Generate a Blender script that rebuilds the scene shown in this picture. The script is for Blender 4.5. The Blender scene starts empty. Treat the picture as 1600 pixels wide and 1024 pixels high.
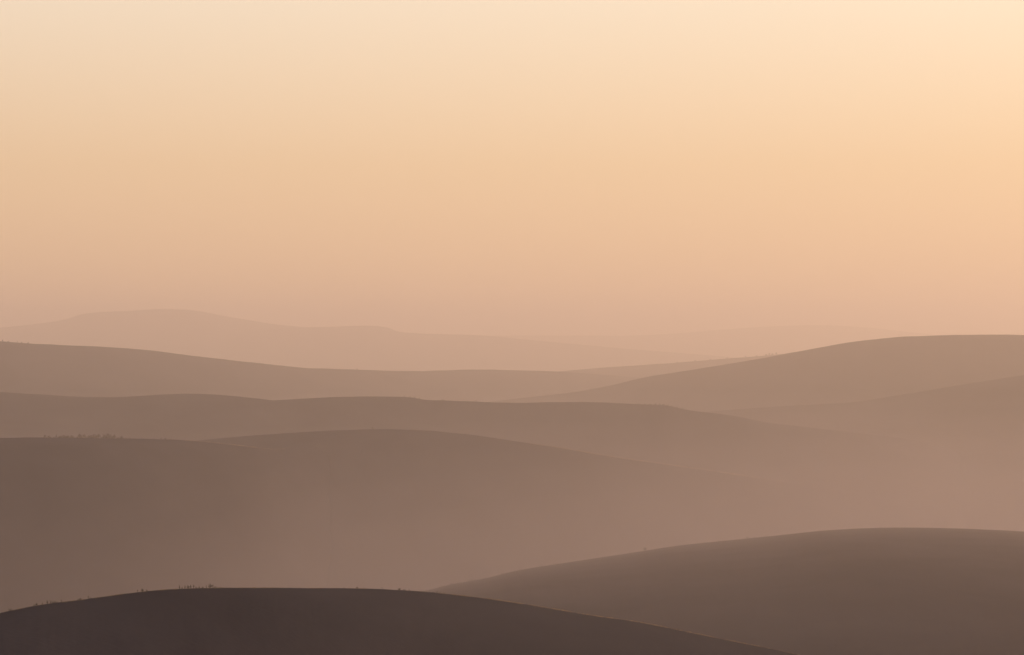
import bpy, bmesh, math, random
import numpy as np
from mathutils import Vector, Quaternion

C = bpy.context.scene.collection
S = bpy.context.scene
F = 3600.0            # focal length in photograph pixels (1600 wide)
Z0 = 430.0            # height of the viewpoint above the valley floor

# ---------------------------------------------------------------- camera
cam = bpy.data.cameras.new("camera")
cam.sensor_width = 36.0
cam.lens = 36.0 * F / 1600.0
cam.clip_start = 1.0
cam.clip_end = 200000.0
co = bpy.data.objects.new("camera", cam)
C.objects.link(co)
co.location = (0, 0, Z0)
co.rotation_euler = (math.radians(90), 0, 0)
S.camera = co

# ---------------------------------------------------------------- light
SUN_EL = math.radians(11.0)
SUN_AZ = math.radians(52.0)          # from straight ahead (+Y) towards the right (+X)
CLEAR = 0.25                        # how much of the clear sky comes through
VEIL_GAIN = 9.9
VEIL_SIDE = 0.20
VEIL = [(0.0, (0.94, 0.58, 0.345)), (0.07, (0.945, 0.645, 0.398)), (0.14, (1.0, 0.795, 0.60)), (0.55, (0.42, 0.42, 0.46)), (1.0, (0.22, 0.30, 0.45))]
W = bpy.data.worlds.new("World")
S.world = W
W.use_nodes = True
nt = W.node_tree
nt.nodes.clear()
sky = nt.nodes.new("ShaderNodeTexSky")
sky.sky_type = 'NISHITA'
sky.sun_disc = False
sky.sun_elevation = SUN_EL
sky.sun_rotation = SUN_AZ
sky.altitude = 300.0
sky.air_density = 1.6
sky.dust_density = 6.0
sky.ozone_density = 1.0
# dust hanging high in the air: a pale peach veil over the clear sky, thickest low down and on the sun's side
def math_node(op, a=None, b=None):
    n = nt.nodes.new("ShaderNodeMath"); n.operation = op
    for k, v in enumerate((a, b)):
        if isinstance(v, (int, float)): n.inputs[k].default_value = v
        elif v is not None: nt.links.new(v, n.inputs[k])
    return n.outputs[0]
tc = nt.nodes.new("ShaderNodeTexCoord")
sep = nt.nodes.new("ShaderNodeSeparateXYZ")
nt.links.new(tc.outputs["Generated"], sep.inputs[0])
dust = nt.nodes.new("ShaderNodeValToRGB")
for k, (p, c) in enumerate(VEIL):
    e = dust.color_ramp.elements[k] if k < 2 else dust.color_ramp.elements.new(p)
    e.position = p; e.color = (*c, 1)
nt.links.new(sep.outputs["Z"], dust.inputs["Fac"])
side = math_node('ADD', math_node('MULTIPLY', sep.outputs["X"], math.sin(SUN_AZ)), math_node('MULTIPLY', sep.outputs["Y"], math.cos(SUN_AZ)))
amount = math_node('ADD', math_node('MULTIPLY', side, VEIL_SIDE), 1 - VEIL_SIDE)
veil = nt.nodes.new("ShaderNodeVectorMath"); veil.operation = 'SCALE'
nt.links.new(dust.outputs["Color"], veil.inputs[0]); nt.links.new(math_node('MULTIPLY', amount, VEIL_GAIN), veil.inputs["Scale"])
thin = nt.nodes.new("ShaderNodeVectorMath"); thin.operation = 'SCALE'
nt.links.new(sky.outputs[0], thin.inputs[0]); thin.inputs["Scale"].default_value = CLEAR
both = nt.nodes.new("ShaderNodeVectorMath"); both.operation = 'ADD'
nt.links.new(thin.outputs[0], both.inputs[0]); nt.links.new(veil.outputs[0], both.inputs[1])
bg = nt.nodes.new("ShaderNodeBackground")
bg.inputs["Strength"].default_value = 0.10
out = nt.nodes.new("ShaderNodeOutputWorld")
nt.links.new(both.outputs[0], bg.inputs["Color"])
nt.links.new(bg.outputs[0], out.inputs["Surface"])

sl = bpy.data.lights.new("sun", 'SUN')
sl.energy = 3.1
sl.angle = math.radians(0.5)
sl.color = (1.0, 0.67, 0.375)
so = bpy.data.objects.new("sun", sl)
C.objects.link(so)
tosun = Vector((math.cos(SUN_EL) * math.sin(SUN_AZ), math.cos(SUN_EL) * math.cos(SUN_AZ), math.sin(SUN_EL)))
so.rotation_euler = tosun.to_track_quat('Z', 'Y').to_euler()
so.location = (0, 0, Z0 + 200)

S.view_settings.view_transform = 'Standard'
S.view_settings.look = 'None'
S.view_settings.gamma = 1.0
S.view_settings.exposure = 0.0
S.cycles.volume_bounces = 2

# ---------------------------------------------------------------- materials
def node_mat(name):
    m = bpy.data.materials.new(name)
    m.use_nodes = True
    t = m.node_tree
    b = t.nodes["Principled BSDF"]
    b.inputs["Roughness"].default_value = 1.0
    b.inputs["Specular IOR Level"].default_value = 0.0
    return m, t, b

def hill_mat(name, c0, c1, scale, bump=0.25):
    m, t, b = node_mat(name)
    g = t.nodes.new("ShaderNodeNewGeometry")
    mp = t.nodes.new("ShaderNodeMapping")
    mp.inputs["Scale"].default_value = (scale, scale * 0.45, scale)
    n = t.nodes.new("ShaderNodeTexNoise")
    n.inputs["Scale"].default_value = 1.0
    n.inputs["Detail"].default_value = 7.0
    n.inputs["Roughness"].default_value = 0.62
    n.inputs["Distortion"].default_value = 0.6
    r = t.nodes.new("ShaderNodeValToRGB")
    r.color_ramp.elements[0].position = 0.30
    r.color_ramp.elements[0].color = (*c0, 1)
    r.color_ramp.elements[1].position = 0.72
    r.color_ramp.elements[1].color = (*c1, 1)
    n2 = t.nodes.new("ShaderNodeTexNoise")
    n2.inputs["Scale"].default_value = scale * 60
    n2.inputs["Detail"].default_value = 4.0
    bp = t.nodes.new("ShaderNodeBump")
    bp.inputs["Strength"].default_value = bump
    bp.inputs["Distance"].default_value = 1.0
    t.links.new(g.outputs["Position"], mp.inputs["Vector"])
    t.links.new(mp.outputs[0], n.inputs["Vector"])
    t.links.new(g.outputs["Position"], n2.inputs["Vector"])
    t.links.new(n.outputs["Fac"], r.inputs["Fac"])
    t.links.new(r.outputs["Color"], b.inputs["Base Color"])
    t.links.new(n2.outputs["Fac"], bp.inputs["Height"])
    t.links.new(bp.outputs[0], b.inputs["Normal"])
    return m

M_HILL = hill_mat("dry_grassland", (0.019, 0.0175, 0.025), (0.050, 0.0425, 0.049), 1 / 180.0)
M_FLOOR = hill_mat("valley_grassland", (0.019, 0.0175, 0.025), (0.050, 0.0425, 0.049), 1 / 400.0)

def leaf_mat(name, c, trans):
    m, t, b = node_mat(name)
    g = t.nodes.new("ShaderNodeNewGeometry")
    n = t.nodes.new("ShaderNodeTexNoise")
    n.inputs["Scale"].default_value = 1.6
    r = t.nodes.new("ShaderNodeValToRGB")
    r.color_ramp.elements[0].position = 0.3
    r.color_ramp.elements[0].color = (c[0] * .7, c[1] * .7, c[2] * .7, 1)
    r.color_ramp.elements[1].position = 0.7
    r.color_ramp.elements[1].color = (c[0] * 1.25, c[1] * 1.25, c[2] * 1.25, 1)
    t.links.new(g.outputs["Position"], n.inputs["Vector"])
    t.links.new(n.outputs["Fac"], r.inputs["Fac"])
    t.links.new(r.outputs["Color"], b.inputs["Base Color"])
    if trans > 0:
        tr = t.nodes.new("ShaderNodeBsdfTranslucent")
        t.links.new(r.outputs["Color"], tr.inputs["Color"])
        mx = t.nodes.new("ShaderNodeMixShader")
        mx.inputs[0].default_value = trans
        o = t.nodes["Material Output"]
        t.links.new(b.outputs[0], mx.inputs[1])
        t.links.new(tr.outputs[0], mx.inputs[2])
        t.links.new(mx.outputs[0], o.inputs["Surface"])
    return m

M_LEAF = leaf_mat("dark_foliage", (0.075, 0.062, 0.048), 0.2)
M_BARK = leaf_mat("bark", (0.055, 0.043, 0.034), 0.0)
M_GRASS = leaf_mat("dry_grass_blades", (0.27, 0.19, 0.125), 0.55)

# ---------------------------------------------------------------- helpers
def hermite(xs, ys, q):
    """smooth curve through the points; straight beyond its ends"""
    xs = np.array(xs, float); ys = np.array(ys, float)
    h = np.diff(xs); d = np.diff(ys) / h
    m = np.empty(len(xs))
    m[0], m[-1] = d[0], d[-1]
    m[1:-1] = (d[:-1] * h[1:] + d[1:] * h[:-1]) / (h[1:] + h[:-1])
    q = np.asarray(q, float)
    i = np.clip(np.searchsorted(xs, q) - 1, 0, len(h) - 1)
    t = (q - xs[i]) / h[i]
    tc = np.clip(t, 0, 1)
    v = ((2*tc**3 - 3*tc**2 + 1) * ys[i] + (tc**3 - 2*tc**2 + tc) * h[i] * m[i]
         + (-2*tc**3 + 3*tc**2) * ys[i+1] + (tc**3 - tc**2) * h[i] * m[i+1])
    v = np.where(q < xs[0], ys[0] + (q - xs[0]) * m[0], v)
    return np.where(q > xs[-1], ys[-1] + (q - xs[-1]) * m[-1], v)

def waves(x, y, wl, seed, n=9, octaves=3):
    """rolling, non repeating noise made of many slanted waves, about -1 to 1"""
    rng = np.random.RandomState(seed)
    v = np.zeros(np.broadcast(x, y).shape); a = 1.0; tot = 0
    for o in range(octaves):
        for k in range(n):
            th = rng.rand() * 2 * math.pi
            f = 2 * math.pi / (wl * (0.7 + 0.6 * rng.rand()))
            v += a * np.sin(f * (x * math.cos(th) + y * math.sin(th)) + rng.rand() * 6.283) / n ** .5
        tot += a
        a *= 0.5; wl *= 0.5
    return v / tot

def mesh_grid(name, X, Y, Z, mat):
    r, c = X.shape
    me = bpy.data.meshes.new(name)
    v = np.stack([X, Y, Z], -1).reshape(-1, 3)
    i = np.arange((r - 1) * c).reshape(r - 1, c)[:, :-1].ravel()
    f = np.stack([i, i + 1, i + c + 1, i + c], -1)
    me.vertices.add(len(v)); me.vertices.foreach_set("co", v.astype(np.float32).ravel())
    me.loops.add(f.size); me.loops.foreach_set("vertex_index", f.astype(np.int32).ravel())
    me.polygons.add(len(f)); me.polygons.foreach_set("loop_start", np.arange(0, f.size, 4, dtype=np.int32))
    me.update(); me.validate()
    me.polygons.foreach_set("use_smooth", np.ones(len(f), bool))
    me.materials.append(mat)
    o = bpy.data.objects.new(name, me)
    C.objects.link(o)
    return o

HILLS = {}

class Hill:
    """a rounded hill: its crest line runs through the given bearings at its own distance,
    the ground falls away from it on both sides down to the valley floor"""
    def __init__(s, key, pts, dist, af, wf, ab, wb, rough=2.0, wl=260.0, fine=0.0, seed=1, step=5.0, mat=None, brow=None):
        s.px = [p[0] for p in pts]; s.py = [p[1] for p in pts]
        s.dx = [p[0] for p in dist]; s.dy = [p[1] for p in dist]
        s.af, s.wf, s.ab, s.wb = af, wf, ab, wb
        s.rough, s.wl, s.fine, s.seed, s.brow = rough, wl, fine, seed, brow
        s.step, s.mat = step, mat
        s.melt = {}
        HILLS[key] = s
    def build(s):
        q = np.arange(-700, 2301, s.step)
        Hm = 420.0
        t = np.linspace(0, 1, 46)
        front = -(t ** 1.9)[::-1] * s.reach(s.af, s.wf)
        if s.brow: front = -(np.linspace(0, 1, 90) ** 1.9)[::-1] * (s.brow[0] * 2 + s.reach(s.af, s.wf))
        back = (t[1:] ** 1.9) * s.reach(s.ab, s.wb)
        d = np.concatenate([front, back])
        Q, D = np.meshgrid(q, d)
        X, Y, Z = s.at(Q, D)
        o = mesh_grid("hill", X, Y, Z, s.mat or M_HILL)
        o["kind"] = "structure"
    def reach(s, a, w):
        return (560.0 + a * w) / max(a - 0.05, 0.05)
    def dist(s, q):
        return hermite(s.dx, s.dy, q)
    def at(s, q, d, raw=False):
        q = np.asarray(q, float); d = np.asarray(d, float)
        D0 = s.dist(q)
        Y = D0 + d
        X = (q - 800.0) / F * Y
        sl = (512.0 - hermite(s.px, s.py, q)) / F
        a = np.where(d < 0, s.af, s.ab); w = np.where(d < 0, s.wf, s.wb)
        g = a * (np.sqrt(d * d + w * w) - w)
        if s.brow:                       # a long whale back brow: falls off slowly at first, then steeper
            L, A, p = s.brow
            u = np.abs(d) / L
            lim = (s.af * L / (A * p)) ** (1 / (p - 1))
            gb = np.where(u < lim, A * u ** p, A * lim ** p + (u - lim) * L * s.af)
            g = np.where(d < 0, gb, g)
        fade = 1 - np.exp(-g / 12.0)
        z = Z0 + sl * Y - g + s.rough * fade * waves(X, Y, s.wl, s.seed)
        if s.fine:
            z = z + s.fine * waves(X, Y, 14.0, s.seed + 7, octaves=3)
        else:                            # slight unevenness of the ground, crest included
            z = z + D0 / F * 0.30 * waves(X, Y, D0.mean() / 45.0, s.seed + 9, octaves=4)
        # the foot runs out gently into the valley floor and then under it
        k = 45.0
        for other, kk in (() if raw else s.melt.items()):      # where two hills grow into each other the fold between them is rounded
            hq = 800.0 + X / Y * F
            zo = HILLS[other].at(hq, Y - HILLS[other].dist(hq), raw=True)[2]
            z = z + np.maximum(0, kk - np.abs(z - zo)) ** 2 / (4 * kk)
        if raw: return X, Y, z
        r = np.sqrt(z * z + k * k)
        z = 0.5 * (z + r) - 0.25 * k * k / r - 10.0 * np.exp(-np.maximum(z, 0) / 30.0)
        return X, Y, z

# ---------------------------------------------------------------- valley floor
qx = np.linspace(-60000, 60000, 241)
qy = np.concatenate([np.linspace(-8000, 0, 12)[:-1], np.linspace(0, 12000, 120), np.linspace(12000, 75000, 80)[1:]])
GX, GY = np.meshgrid(qx, qy)
gr = mesh_grid("ground", GX, GY, 6.0 * waves(GX, GY, 5000.0, 3), M_FLOOR)
gr["kind"] = "structure"

# ---------------------------------------------------------------- hills, far to near
Hill("faint", [(-200, 560), (300, 545), (600, 530), (780, 524.5), (900, 524.5), (1000, 524), (1060, 521), (1120, 516), (1200, 510.5),
     (1290, 508.5), (1340, 511), (1390, 515.5), (1450, 522), (1560, 530), (1800, 545)],
     [(0, 32500), (1600, 32500)], .16, 500, .16, 500, rough=10, wl=1500, seed=11)
Hill("mesa", [(-300, 530), (-100, 517), (0, 512), (60, 506), (100, 499.5), (130, 491), (152, 488.5), (200, 486), (260, 483.2), (310, 486), (350, 494), (400, 502),
     (430, 507), (470, 511), (560, 516), (700, 526), (900, 545), (1200, 575), (1700, 610)],
     [(0, 25500), (1600, 25500)], .16, 250, .16, 250, rough=10, wl=1200, seed=12)
Hill("bluff", [(-300, 540), (300, 528), (400, 517), (460, 512.5), (520, 510.8), (597, 510.6), (606, 512), (618, 517), (650, 520.7), (700, 522.7), (760, 525), (830, 531.5), (920, 540),
     (1000, 547), (1080, 553), (1160, 560), (1400, 580), (1800, 600)],
     [(0, 24000), (1600, 24000)], .16, 200, .16, 250, rough=8, wl=1000, seed=13)
Hill("spur", [(-300, 660), (400, 620), (700, 597), (820, 586), (880, 580), (960, 573.5), (1050, 567.5), (1130, 561), (1200, 555.5), (1260, 551), (1340, 549), (1500, 552), (1900, 565)],
     [(0, 13200), (1600, 13200)], .13, 250, .15, 200, rough=6, wl=700, seed=14)
Hill("left_down", [(-400, 520), (-150, 526), (0, 533.5), (40, 536.5), (90, 539), (180, 543.3), (230, 547.5), (300, 556), (400, 567.3), (480, 575.3), (560, 577.8), (625, 580),
     (680, 579.5), (720, 578), (800, 578.7), (880, 581.5), (950, 586.5), (1000, 590.5), (1150, 603), (1500, 630), (2000, 660)],
     [(0, 7600), (400, 9000), (800, 11000), (1600, 11600)], .15, 260, .16, 160, rough=7, wl=600, seed=15)
Hill("right_down", [(-300, 720), (300, 672), (600, 643), (780, 626), (830, 620.5), (900, 612.5), (950, 603.5), (1000, 591.5), (1050, 583), (1100, 575), (1150, 567), (1200, 558.3), (1280, 543.5),
     (1340, 533.5), (1400, 527.3), (1450, 524.8), (1520, 523.2), (1600, 523.8), (1800, 530), (2200, 555)],
     [(0, 9000), (1600, 8300)], .22, 300, .16, 170, rough=6, wl=600, seed=16)
Hill("right_shoulder", [(-300, 720), (700, 672), (950, 656), (1100, 644), (1200, 636.3), (1290, 631.3), (1330, 629), (1400, 618), (1450, 610.5), (1500, 602), (1550, 594), (1600, 586.5), (1800, 562), (2200, 540)],
     [(0, 6900), (1600, 6500)], .17, 260, .17, 150, rough=5, wl=500, seed=17)
Hill("fold", [(-300, 607), (-100, 610), (0, 613), (60, 616.5), (130, 620.5), (190, 620.5), (240, 617.5), (290, 615.3), (330, 616.5), (380, 620.5), (430, 626.5), (500, 634), (700, 656), (1200, 690), (2000, 720)],
     [(0, 5100), (1600, 5700)], .17, 220, .17, 150, rough=5, wl=450, seed=18)
Hill("middle_down", [(-300, 700), (0, 668), (200, 646), (330, 633), (400, 627.5), (450, 624.5), (500, 621.8), (560, 620), (610, 620), (642, 621.2), (660, 624.3), (700, 626.3), (750, 628),
     (800, 629.8), (870, 628.7), (940, 629.2), (1000, 632), (1040, 634), (1070, 640), (1150, 650.5), (1200, 660.5), (1250, 666.5), (1310, 673.5), (1360, 679.5), (1420, 687), (1500, 699), (1700, 735), (2200, 830)],
     [(0, 4900), (800, 5450), (1200, 5500), (1600, 5600)], .19, 190, .18, 130, rough=4, wl=400, seed=19)
Hill("centre_down", [(-300, 750), (100, 715), (250, 696), (320, 687.5), (380, 682), (450, 677), (530, 672.5), (600, 671), (640, 672), (690, 675), (750, 681.5), (800, 689), (850, 696), (900, 704), (960, 714.3),
     (1050, 727), (1160, 743), (1300, 766), (1450, 795), (1700, 850), (2200, 980)],
     [(0, 4000), (480, 3950), (800, 4250), (1250, 4700), (1600, 4800)], .31, 150, .2, 90, rough=3, wl=300, seed=20)
Hill("left_shoulder", [(-400, 690), (-150, 685), (0, 684.2), (60, 684), (160, 685.2), (240, 686.3), (290, 688), (340, 692.5), (400, 699.5), (460, 707), (510, 714.5), (580, 728), (700, 758), (1000, 830), (1600, 1000), (2200, 1200)],
     [(0, 2850), (200, 3100), (560, 3900), (800, 4400), (1600, 5600)], .33, 130, .2, 80, rough=2.5, wl=260, seed=21)
Hill("right_front", [(-300, 1120), (300, 990), (560, 945), (670, 922), (700, 914.5), (760, 903.3), (800, 893.5), (870, 881.5), (930, 872.5), (1000, 862), (1060, 852.8), (1120, 846.5), (1200, 838.5), (1300, 828.5), (1380, 825),
     (1450, 825), (1520, 827), (1600, 831), (1800, 852), (2200, 930)],
     [(0, 2400), (600, 2700), (800, 2900), (1100, 3200), (1600, 3150)], .3, 200, .2, 80, rough=1.2, wl=160, fine=.12, seed=22, step=3, brow=(1900, 82, 1.6))
Hill("near_brow", [(-500, 1090), (-200, 1003), (-60, 972), (0, 958), (60, 946), (130, 937), (200, 927.5), (260, 921.5), (300, 919.8), (400, 918.6), (480, 919.2), (560, 919.8), (610, 921.5), (650, 924), (700, 928.5), (760, 935.5),
     (850, 949), (920, 961), (1000, 972.5), (1060, 984.5), (1130, 999), (1200, 1013), (1260, 1026), (1400, 1060), (1700, 1140), (2300, 1320)],
     [(0, 560), (400, 700), (800, 900), (1600, 1050)], .3, 190, .2, 45, rough=.5, wl=70, fine=.05, seed=23, step=2, brow=(300, 44, 1.8))

def melt(a, b, k):
    HILLS[a].melt[b] = k; HILLS[b].melt[a] = k
melt("left_shoulder", "centre_down", 62.0)
for h in HILLS.values(): h.build()

# ---------------------------------------------------------------- trees and shrubs
def tube(bm, pts, radii, n=6):
    rings = []
    for i, p in enumerate(pts):
        p = Vector(p)
        d = (Vector(pts[min(i + 1, len(pts) - 1)]) - Vector(pts[max(i - 1, 0)])).normalized()
        u = d.orthogonal().normalized(); w = d.cross(u)
        rings.append([bm.verts.new(p + (u * math.cos(k * 6.2832 / n) + w * math.sin(k * 6.2832 / n)) * radii[i]) for k in range(n)])
    for r0, r1 in zip(rings, rings[1:]):
        for k in range(n):
            bm.faces.new((r0[k], r0[(k + 1) % n], r1[(k + 1) % n], r1[k]))
    bm.faces.new(rings[-1])

def leaf(bm, p, size, rnd):
    d = Vector((rnd.gauss(0, 1), rnd.gauss(0, 1), rnd.gauss(0, .8))).normalized()
    u = d.orthogonal().normalized()
    u.rotate(Quaternion(d, rnd.random() * 6.28))
    w = d.cross(u)
    l = size * rnd.uniform(.6, 1.3); b = l * .42
    bm.faces.new([bm.verts.new(p + q) for q in (-u * l * .5, w * b, u * l * .5, -w * b)])

def to_obj(name, bm, mat, parent=None):
    me = bpy.data.meshes.new(name); bm.to_mesh(me); bm.free(); me.materials.append(mat)
    o = bpy.data.objects.new(name, me); C.objects.link(o)
    if parent: o.parent = parent
    return o

SHAPES = {  # half width, where the crown begins, number of clumps, clump radius, trunk radius, leaves per clump (all for a plant one metre tall)
    "broad":   (.60, .10, 30, .16, .035, 42),
    "round":   (.42, .08, 26, .14, .032, 42),
    "slender": (.14, .05, 18, .075, .018, 34),
    "conical": (.30, .08, 20, .10, .028, 40),
    "low":     (.75, .02, 26, .17, .030, 40),
    "twiggy":  (.34, .15, 18, .070, .014, 14),
}
def crown_at(kind, rnd):
    hw, z0, *_ = SHAPES[kind]
    while True:
        x, y, z = rnd.uniform(-1, 1), rnd.uniform(-1, 1), rnd.random()
        r = math.hypot(x, y)
        if kind == "conical": ok = r < 1 - z * .92
        elif kind in ("low", "broad"): ok = r * r + z * z < 1
        elif kind == "twiggy": ok = r < .25 + .75 * z
        else: ok = r * r + (2 * z - 1) ** 2 < 1
        if ok: return Vector((x * hw, y * hw, z0 + z * (1 - z0) * .93))

def make_plant(kind, seed):
    rnd = random.Random(seed)
    hw, z0, nc, cr, tr, nl = SHAPES[kind]
    is_tree = kind in ("broad", "round", "slender", "conical")
    root = bpy.data.objects.new("tree" if is_tree else "shrub", None); C.objects.link(root)
    wood = bmesh.new(); green = bmesh.new()
    clumps = [crown_at(kind, rnd) for _ in range(nc)]
    top = Vector((rnd.uniform(-.04, .04), rnd.uniform(-.04, .04), .93 if kind != "low" else .5))
    if is_tree:
        bend = Vector((rnd.uniform(-.04, .04), rnd.uniform(-.04, .04), 0))
        tube(wood, [(0, 0, -.10), bend * .5 + Vector((0, 0, z0 * .6)), bend + Vector((0, 0, .5)), top], [tr * 1.5, tr, tr * .65, tr * .15])
        for c in clumps[::2]:
            b = Vector((bend.x, bend.y, max(z0 * .75, c.z - .22 - rnd.random() * .1)))
            tube(wood, [b, (b + c) * .5 + Vector((0, 0, -.02)), c], [tr * .5, tr * .32, tr * .12], 4)
    else:
        for c in clumps[:14]:
            b = Vector((rnd.uniform(-.05, .05), rnd.uniform(-.05, .05), -.06))
            tube(wood, [b, b.lerp(c, .5) + Vector((rnd.uniform(-.03, .03), rnd.uniform(-.03, .03), .05)), c], [tr, tr * .6, tr * .2], 4)
    for c in clumps:
        r = cr * rnd.uniform(.7, 1.25)
        for _ in range(nl):
            p = Vector((rnd.gauss(0, 1), rnd.gauss(0, 1), rnd.gauss(0, .8))) * r * .55
            leaf(green, c + p, .05 if kind != "twiggy" else .04, rnd)
    to_obj("trunk" if is_tree else "stem", wood, M_BARK, root)
    to_obj("crown" if is_tree else "foliage", green, M_LEAF, root)
    return root

PROTO = {}
def put(kind, hill, px, hpx, label, group, rnd, depth=-2.0, wide=1.0):
    """a plant hpx photograph pixels tall standing on the crest of a hill"""
    var = rnd.randrange(3)
    h = HILLS[hill]
    X, Y, Z = (float(v) for v in h.at(px, depth))
    size = hpx * (.82 if hill == 'near_brow' else 1.0) / F * Y
    Z -= size * .06
    key = (kind, var)
    if key not in PROTO:
        r = PROTO[key] = make_plant(kind, ord(kind[0]) % 7 + 13 * var + len(kind))
    else:
        src = PROTO[key]
        r = src.copy(); C.objects.link(r)
        for ch in src.children:
            c = ch.copy(); C.objects.link(c); c.parent = r
    r.location = (X, Y, Z)
    r.rotation_euler = (0, 0, rnd.random() * 6.28)
    k = size * rnd.uniform(.97, 1.03)
    r.scale = (k * wide, k * wide, k)
    r["label"] = label; r["category"] = "tree" if r.name.startswith("tree") else "shrub"; r["group"] = group

ORD = "first second third fourth fifth sixth seventh eighth ninth tenth eleventh twelfth thirteenth fourteenth fifteenth sixteenth seventeenth eighteenth nineteenth twentieth".split()
LOOK = {"broad": "wide tree", "round": "round tree", "slender": "thin tree", "conical": "pointed tree", "low": "low shrub", "twiggy": "twiggy shrub"}
# hill, where, group, plants (bearing, height in pixels, kind)
CLUMPS = [
    ("near_brow", "where the darkest hill meets the left edge", "shrubs on the darkest hill", [(14, 6, "twiggy"), (17.5, 4.5, "low")]),
    ("near_brow", "in the first clump up the darkest hill's slope", "shrubs on the darkest hill",
     [(54, 3.5, "low"), (57.5, 5, "round"), (66, 5, "conical"), (74, 8, "slender"), (79, 7, "twiggy"), (84, 5.5, "low"), (88, 4, "low"), (96, 6, "twiggy")]),
    ("near_brow", "in the small clump midway up the darkest hill", "shrubs on the darkest hill", [(122, 3.5, "low"), (125.5, 5, "round"), (138, 7, "slender"), (141, 3, "low")]),
    ("near_brow", "in the clump just before the darkest hill's flat top", "shrubs on the darkest hill", [(215, 6, "slender"), (222, 6.5, "round"), (229, 4.5, "low")]),
    ("near_brow", "in the row on the darkest hill's flat top", "shrubs on the darkest hill",
     [(280.5, 9, "slender"), (284.5, 4.5, "conical"), (289, 8, "slender"), (293.5, 7.5, "round"), (298, 9.5, "slender"), (302.5, 9, "slender"), (307, 3.5, "low"), (311.5, 6, "conical"),
      (317, 4, "low"), (322.5, 7, "twiggy"), (328.5, 9, "round"), (332.5, 8.5, "slender"), (336, 4, "low"), (345, 2.5, "low")]),
    ("near_brow", "on the bare middle of the darkest crest", "shrubs on the darkest hill", [(468, 2.5, "low"), (537, 2.5, "low"), (558, 4.5, "round"), (569, 3.5, "conical"), (597, 4.5, "twiggy")]),
    ("near_brow", "in the trio where the darkest crest starts falling", "shrubs on the darkest hill", [(624, 5.5, "round"), (632, 4, "low"), (639.5, 4.5, "conical")]),
    ("near_brow", "in the run below the front dune's pale tail", "shrubs on the darkest hill",
     [(658, 5.5, "twiggy"), (662, 3, "low"), (666.5, 3.5, "conical"), (671, 4.5, "twiggy"), (677, 3, "low"), (683, 3.5, "round"), (688, 3.5, "slender"), (694, 3.5, "twiggy")]),
    ("near_brow", "alone on the darkest hill's long falling slope", "shrubs on the darkest hill", [(1060, 3.5, "low")]),
    ("right_front", "along the lower flank of the front dune", "shrubs on the front dune",
     [(690, 2.5, "low"), (705, 3, "low"), (716, 2.5, "round"), (733, 3, "low"), (738, 3.5, "round"), (757, 2.5, "low"), (785, 3, "low"), (812, 2.5, "low"), (846, 3, "low"), (868, 2.5, "round")]),
    ("right_front", "standing clear midway up the front dune's crest", "shrubs on the front dune", [(1008, 5.5, "round")]),
    ("right_front", "on the upper crest of the front dune", "shrubs on the front dune", [(1062, 2.5, "low"), (1124, 2.5, "low"), (1168, 3.5, "round"), (1178, 2.5, "low"), (1196, 3, "low"), (1280, 2.2, "low"), (1376, 2.2, "low")]),
    ("left_shoulder", "in the grove along the mid left ridge", "trees of the ridge grove",
     [(70, 5, "round"), (76.5, 4.5, "broad"), (88, 6.5, "slender"), (94, 4.5, "broad"), (101, 6, "broad"), (106, 5.5, "round"), (112.5, 5.5, "broad"), (124, 7, "round"), (131.5, 6, "round"), (138.5, 5.5, "broad"),
      (146, 8, "broad"), (154, 7, "round"), (162.5, 8, "broad"), (170, 9.5, "broad"), (179, 7, "round"), (190, 5.5, "broad")]),
    ("left_shoulder", "filling in under the grove on the mid left ridge", "shrubs by the ridge grove", [(x, h, "low") for x, h in zip((68, 73, 79, 85, 91, 98, 104, 109, 115, 121, 128, 135, 142, 150, 158, 166, 175, 184, 187, 193), (2.5, 3, 2.6, 3, 3, 3.4, 3.2, 3, 3, 3.2, 4, 3.5, 3.6, 4.2, 3.6, 4.4, 4, 3.4, 3, 2.6))]),
    ("left_shoulder", "beside the grove on the mid left ridge", "shrubs by the ridge grove", [(197, 3, "low"), (202, 2.5, "low"), (222, 2, "low"), (241, 2, "low"), (252, 2.5, "low"), (258.5, 3.5, "round"), (266, 2, "low")]),
    ("centre_down", "alone on the broad middle hill's crest", "trees on the middle hills", [(582, 3.5, "round")]),
    ("middle_down", "in the row where the hazy middle ridge drops", "trees on the middle hills",
     [(998, 2.4, "broad"), (1008, 2.6, "broad"), (1016, 2.4, "broad"), (1024, 3, "broad"), (1031, 2.8, "round"), (1037, 3.2, "broad"), (1043, 3, "broad"), (1050, 2.6, "broad"), (1058, 2.4, "broad"), (1067, 3, "round")]),
    ("middle_down", "on the low step of the hazy middle ridge", "trees on the middle hills", [(632, 2.2, "broad"), (641, 2.4, "broad"), (648, 2.4, "round"), (655, 2.2, "broad"), (692, 2.2, "broad"), (744, 2.2, "broad")]),
    ("left_down", "on the far left ridge at the frame edge", "trees on the far ridges", [(4, 3, "broad"), (13, 2.2, "broad"), (27, 3.5, "slender"), (34, 2.4, "broad"), (44, 2.6, "broad")]),
    ("left_down", "alone on the long saddle of the far ridge", "trees on the far ridges", [(558, 2.4, "broad")]),
    ("spur", "behind the big smooth dune's left shoulder", "trees on the far ridges",
     [(1058, 2, "broad"), (1086, 2.2, "broad"), (1110, 2, "broad"), (1136, 2.2, "broad"), (1165, 2.4, "broad"), (1182, 2.2, "broad"), (1197, 3, "broad"), (1202, 3.6, "round"), (1207, 3.2, "broad"), (1213, 3.4, "round")]),
]
rnd = random.Random(4)
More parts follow.
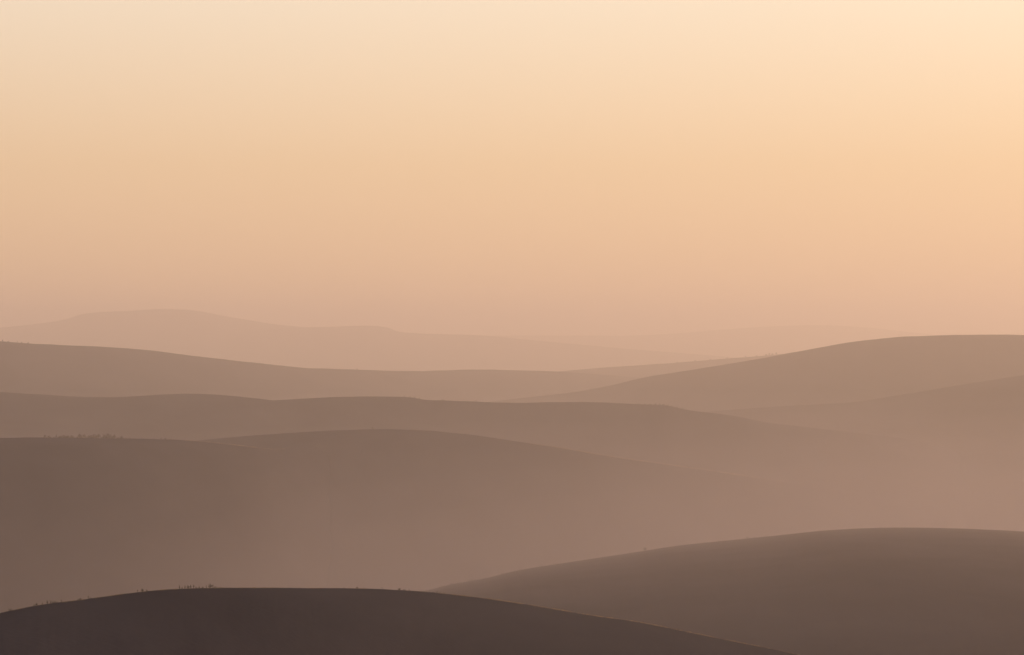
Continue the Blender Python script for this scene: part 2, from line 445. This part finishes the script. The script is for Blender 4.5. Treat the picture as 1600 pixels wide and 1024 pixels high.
for hill, where, group, plants in CLUMPS:
    kinds = [p[2] for p in plants]
    seen = {}
    for px, hpx, kind in plants:
        n = kinds.count(kind); i = seen[kind] = seen.get(kind, 0) + 1
        if len(plants) == 1: label = LOOK[kind] + " " + where
        elif n == 1: label = LOOK[kind] + " " + where
        else: label = ORD[i - 1] + " " + LOOK[kind] + " from left " + where
        put(kind, hill, px, hpx, label, group, rnd, depth=rnd.uniform(-6, 0) if hill == "near_brow" else rnd.uniform(-14, 0),
            wide=rnd.uniform(.85, 1.2) * (1.25 if hill in ("middle_down", "spur", "right_front") else 1.0))

# ---------------------------------------------------------------- dry grass standing on the crests
def grass(hill, stretches, seed, wide=.03):
    """blades of dry grass: (from bearing, to bearing, count, depth range, height range)"""
    rng = np.random.RandomState(seed)
    V = []
    for b0, b1, n, (d0, d1), (h0, h1) in stretches:
        q = b0 + (b1 - b0) * rng.rand(n); d = d0 + (d1 - d0) * rng.rand(n)
        patch = 0.5 + 0.28 * np.sin(q * .083 + seed) + 0.22 * np.sin(q * .21 + 2.1 * np.sin(q * .047)) + 0.18 * np.sin(q * .55 + d * .4)
        edge = np.clip(np.minimum(q - b0, b1 - q) / (.25 * (b1 - b0)), 0, 1)
        keep = rng.rand(n) < patch * edge
        q, d = q[keep], d[keep]; n = len(q)
        X, Y, Z = HILLS[hill].at(q, d)
        clump = 0.65 + 0.35 * np.sin(q * .9 + 2 * np.sin(q * .31)) * np.sin(q * .23 + 1)
        h = (h0 + (h1 - h0) * rng.rand(n) ** 2) * clump
        th = rng.rand(n) * 6.283; w = h * wide * (1 + rng.rand(n))
        lx, ly = rng.randn(n) * .28 * h, rng.randn(n) * .28 * h
        a = np.stack([X - w * np.cos(th), Y - w * np.sin(th), Z - .05 * h], -1)
        b = np.stack([X + w * np.cos(th), Y + w * np.sin(th), Z - .05 * h], -1)
        t = np.stack([X + lx, Y + ly, Z + h], -1)
        V.append(np.stack([a, b, t], 1).reshape(-1, 3))
    v = np.concatenate(V); n = len(v)
    me = bpy.data.meshes.new("grass")
    me.vertices.add(n); me.vertices.foreach_set("co", v.astype(np.float32).ravel())
    me.loops.add(n); me.loops.foreach_set("vertex_index", np.arange(n, dtype=np.int32))
    me.polygons.add(n // 3); me.polygons.foreach_set("loop_start", np.arange(0, n, 3, dtype=np.int32))
    me.update(); me.validate(); me.materials.append(M_GRASS)
    o = bpy.data.objects.new("grass", me); C.objects.link(o); o["kind"] = "stuff"

grass("near_brow", [(-40, 700, 26000, (-14, 3), (.12, .34)), (640, 1300, 60000, (-16, 4), (.16, .55))], 5, .06)
grass("right_front", [(680, 1640, 24000, (-30, 6), (.3, .8))], 6, .10)
grass("centre_down", [(800, 1230, 22000, (-30, 8), (1.0, 2.2))], 7, .12)
grass("left_shoulder", [(280, 450, 9000, (-22, 8), (.6, 1.5))], 8, .12)

# ---------------------------------------------------------------- haze
def volume_box(name, x0, x1, y0, y1, z0, z1, col, dens, g):
    bm = bmesh.new()
    bmesh.ops.create_cube(bm, size=1.0)
    for v in bm.verts:
        v.co = Vector(((x0 + x1) / 2 + v.co.x * (x1 - x0), (y0 + y1) / 2 + v.co.y * (y1 - y0), (z0 + z1) / 2 + v.co.z * (z1 - z0)))
    me = bpy.data.meshes.new(name); bm.to_mesh(me); bm.free()
    m = bpy.data.materials.new(name + "_air"); m.use_nodes = True
    t = m.node_tree; t.nodes.clear()
    o = t.nodes.new("ShaderNodeOutputMaterial")
    p = t.nodes.new("ShaderNodeVolumePrincipled")
    p.inputs["Color"].default_value = (*col, 1)
    p.inputs["Density"].default_value = dens
    p.inputs["Anisotropy"].default_value = g
    t.links.new(p.outputs[0], o.inputs["Volume"])
    me.materials.append(m)
    ob = bpy.data.objects.new(name, me); C.objects.link(ob)
    ob["kind"] = "stuff"
    return ob

volume_box("haze", -70000, 70000, -9000, 80000, -40, Z0 + 270, (0.995, 0.84, 0.782), 1.05e-4, 0.3)
# thin flat layers of valley mist, denser towards the ground
for k, (far, top, dens) in enumerate(((6300, 172, 0.55e-4), (5700, 205, 0.75e-4), (5250, 240, 0.85e-4), (4900, 282, 1.0e-4))):
    volume_box("mist", -9000 + 60 * k, 9000 - 60 * k, -3000 + 40 * k, far, -39 + 2 * k, Z0 - top, (0.995, 0.80, 0.79), dens, 0.08)
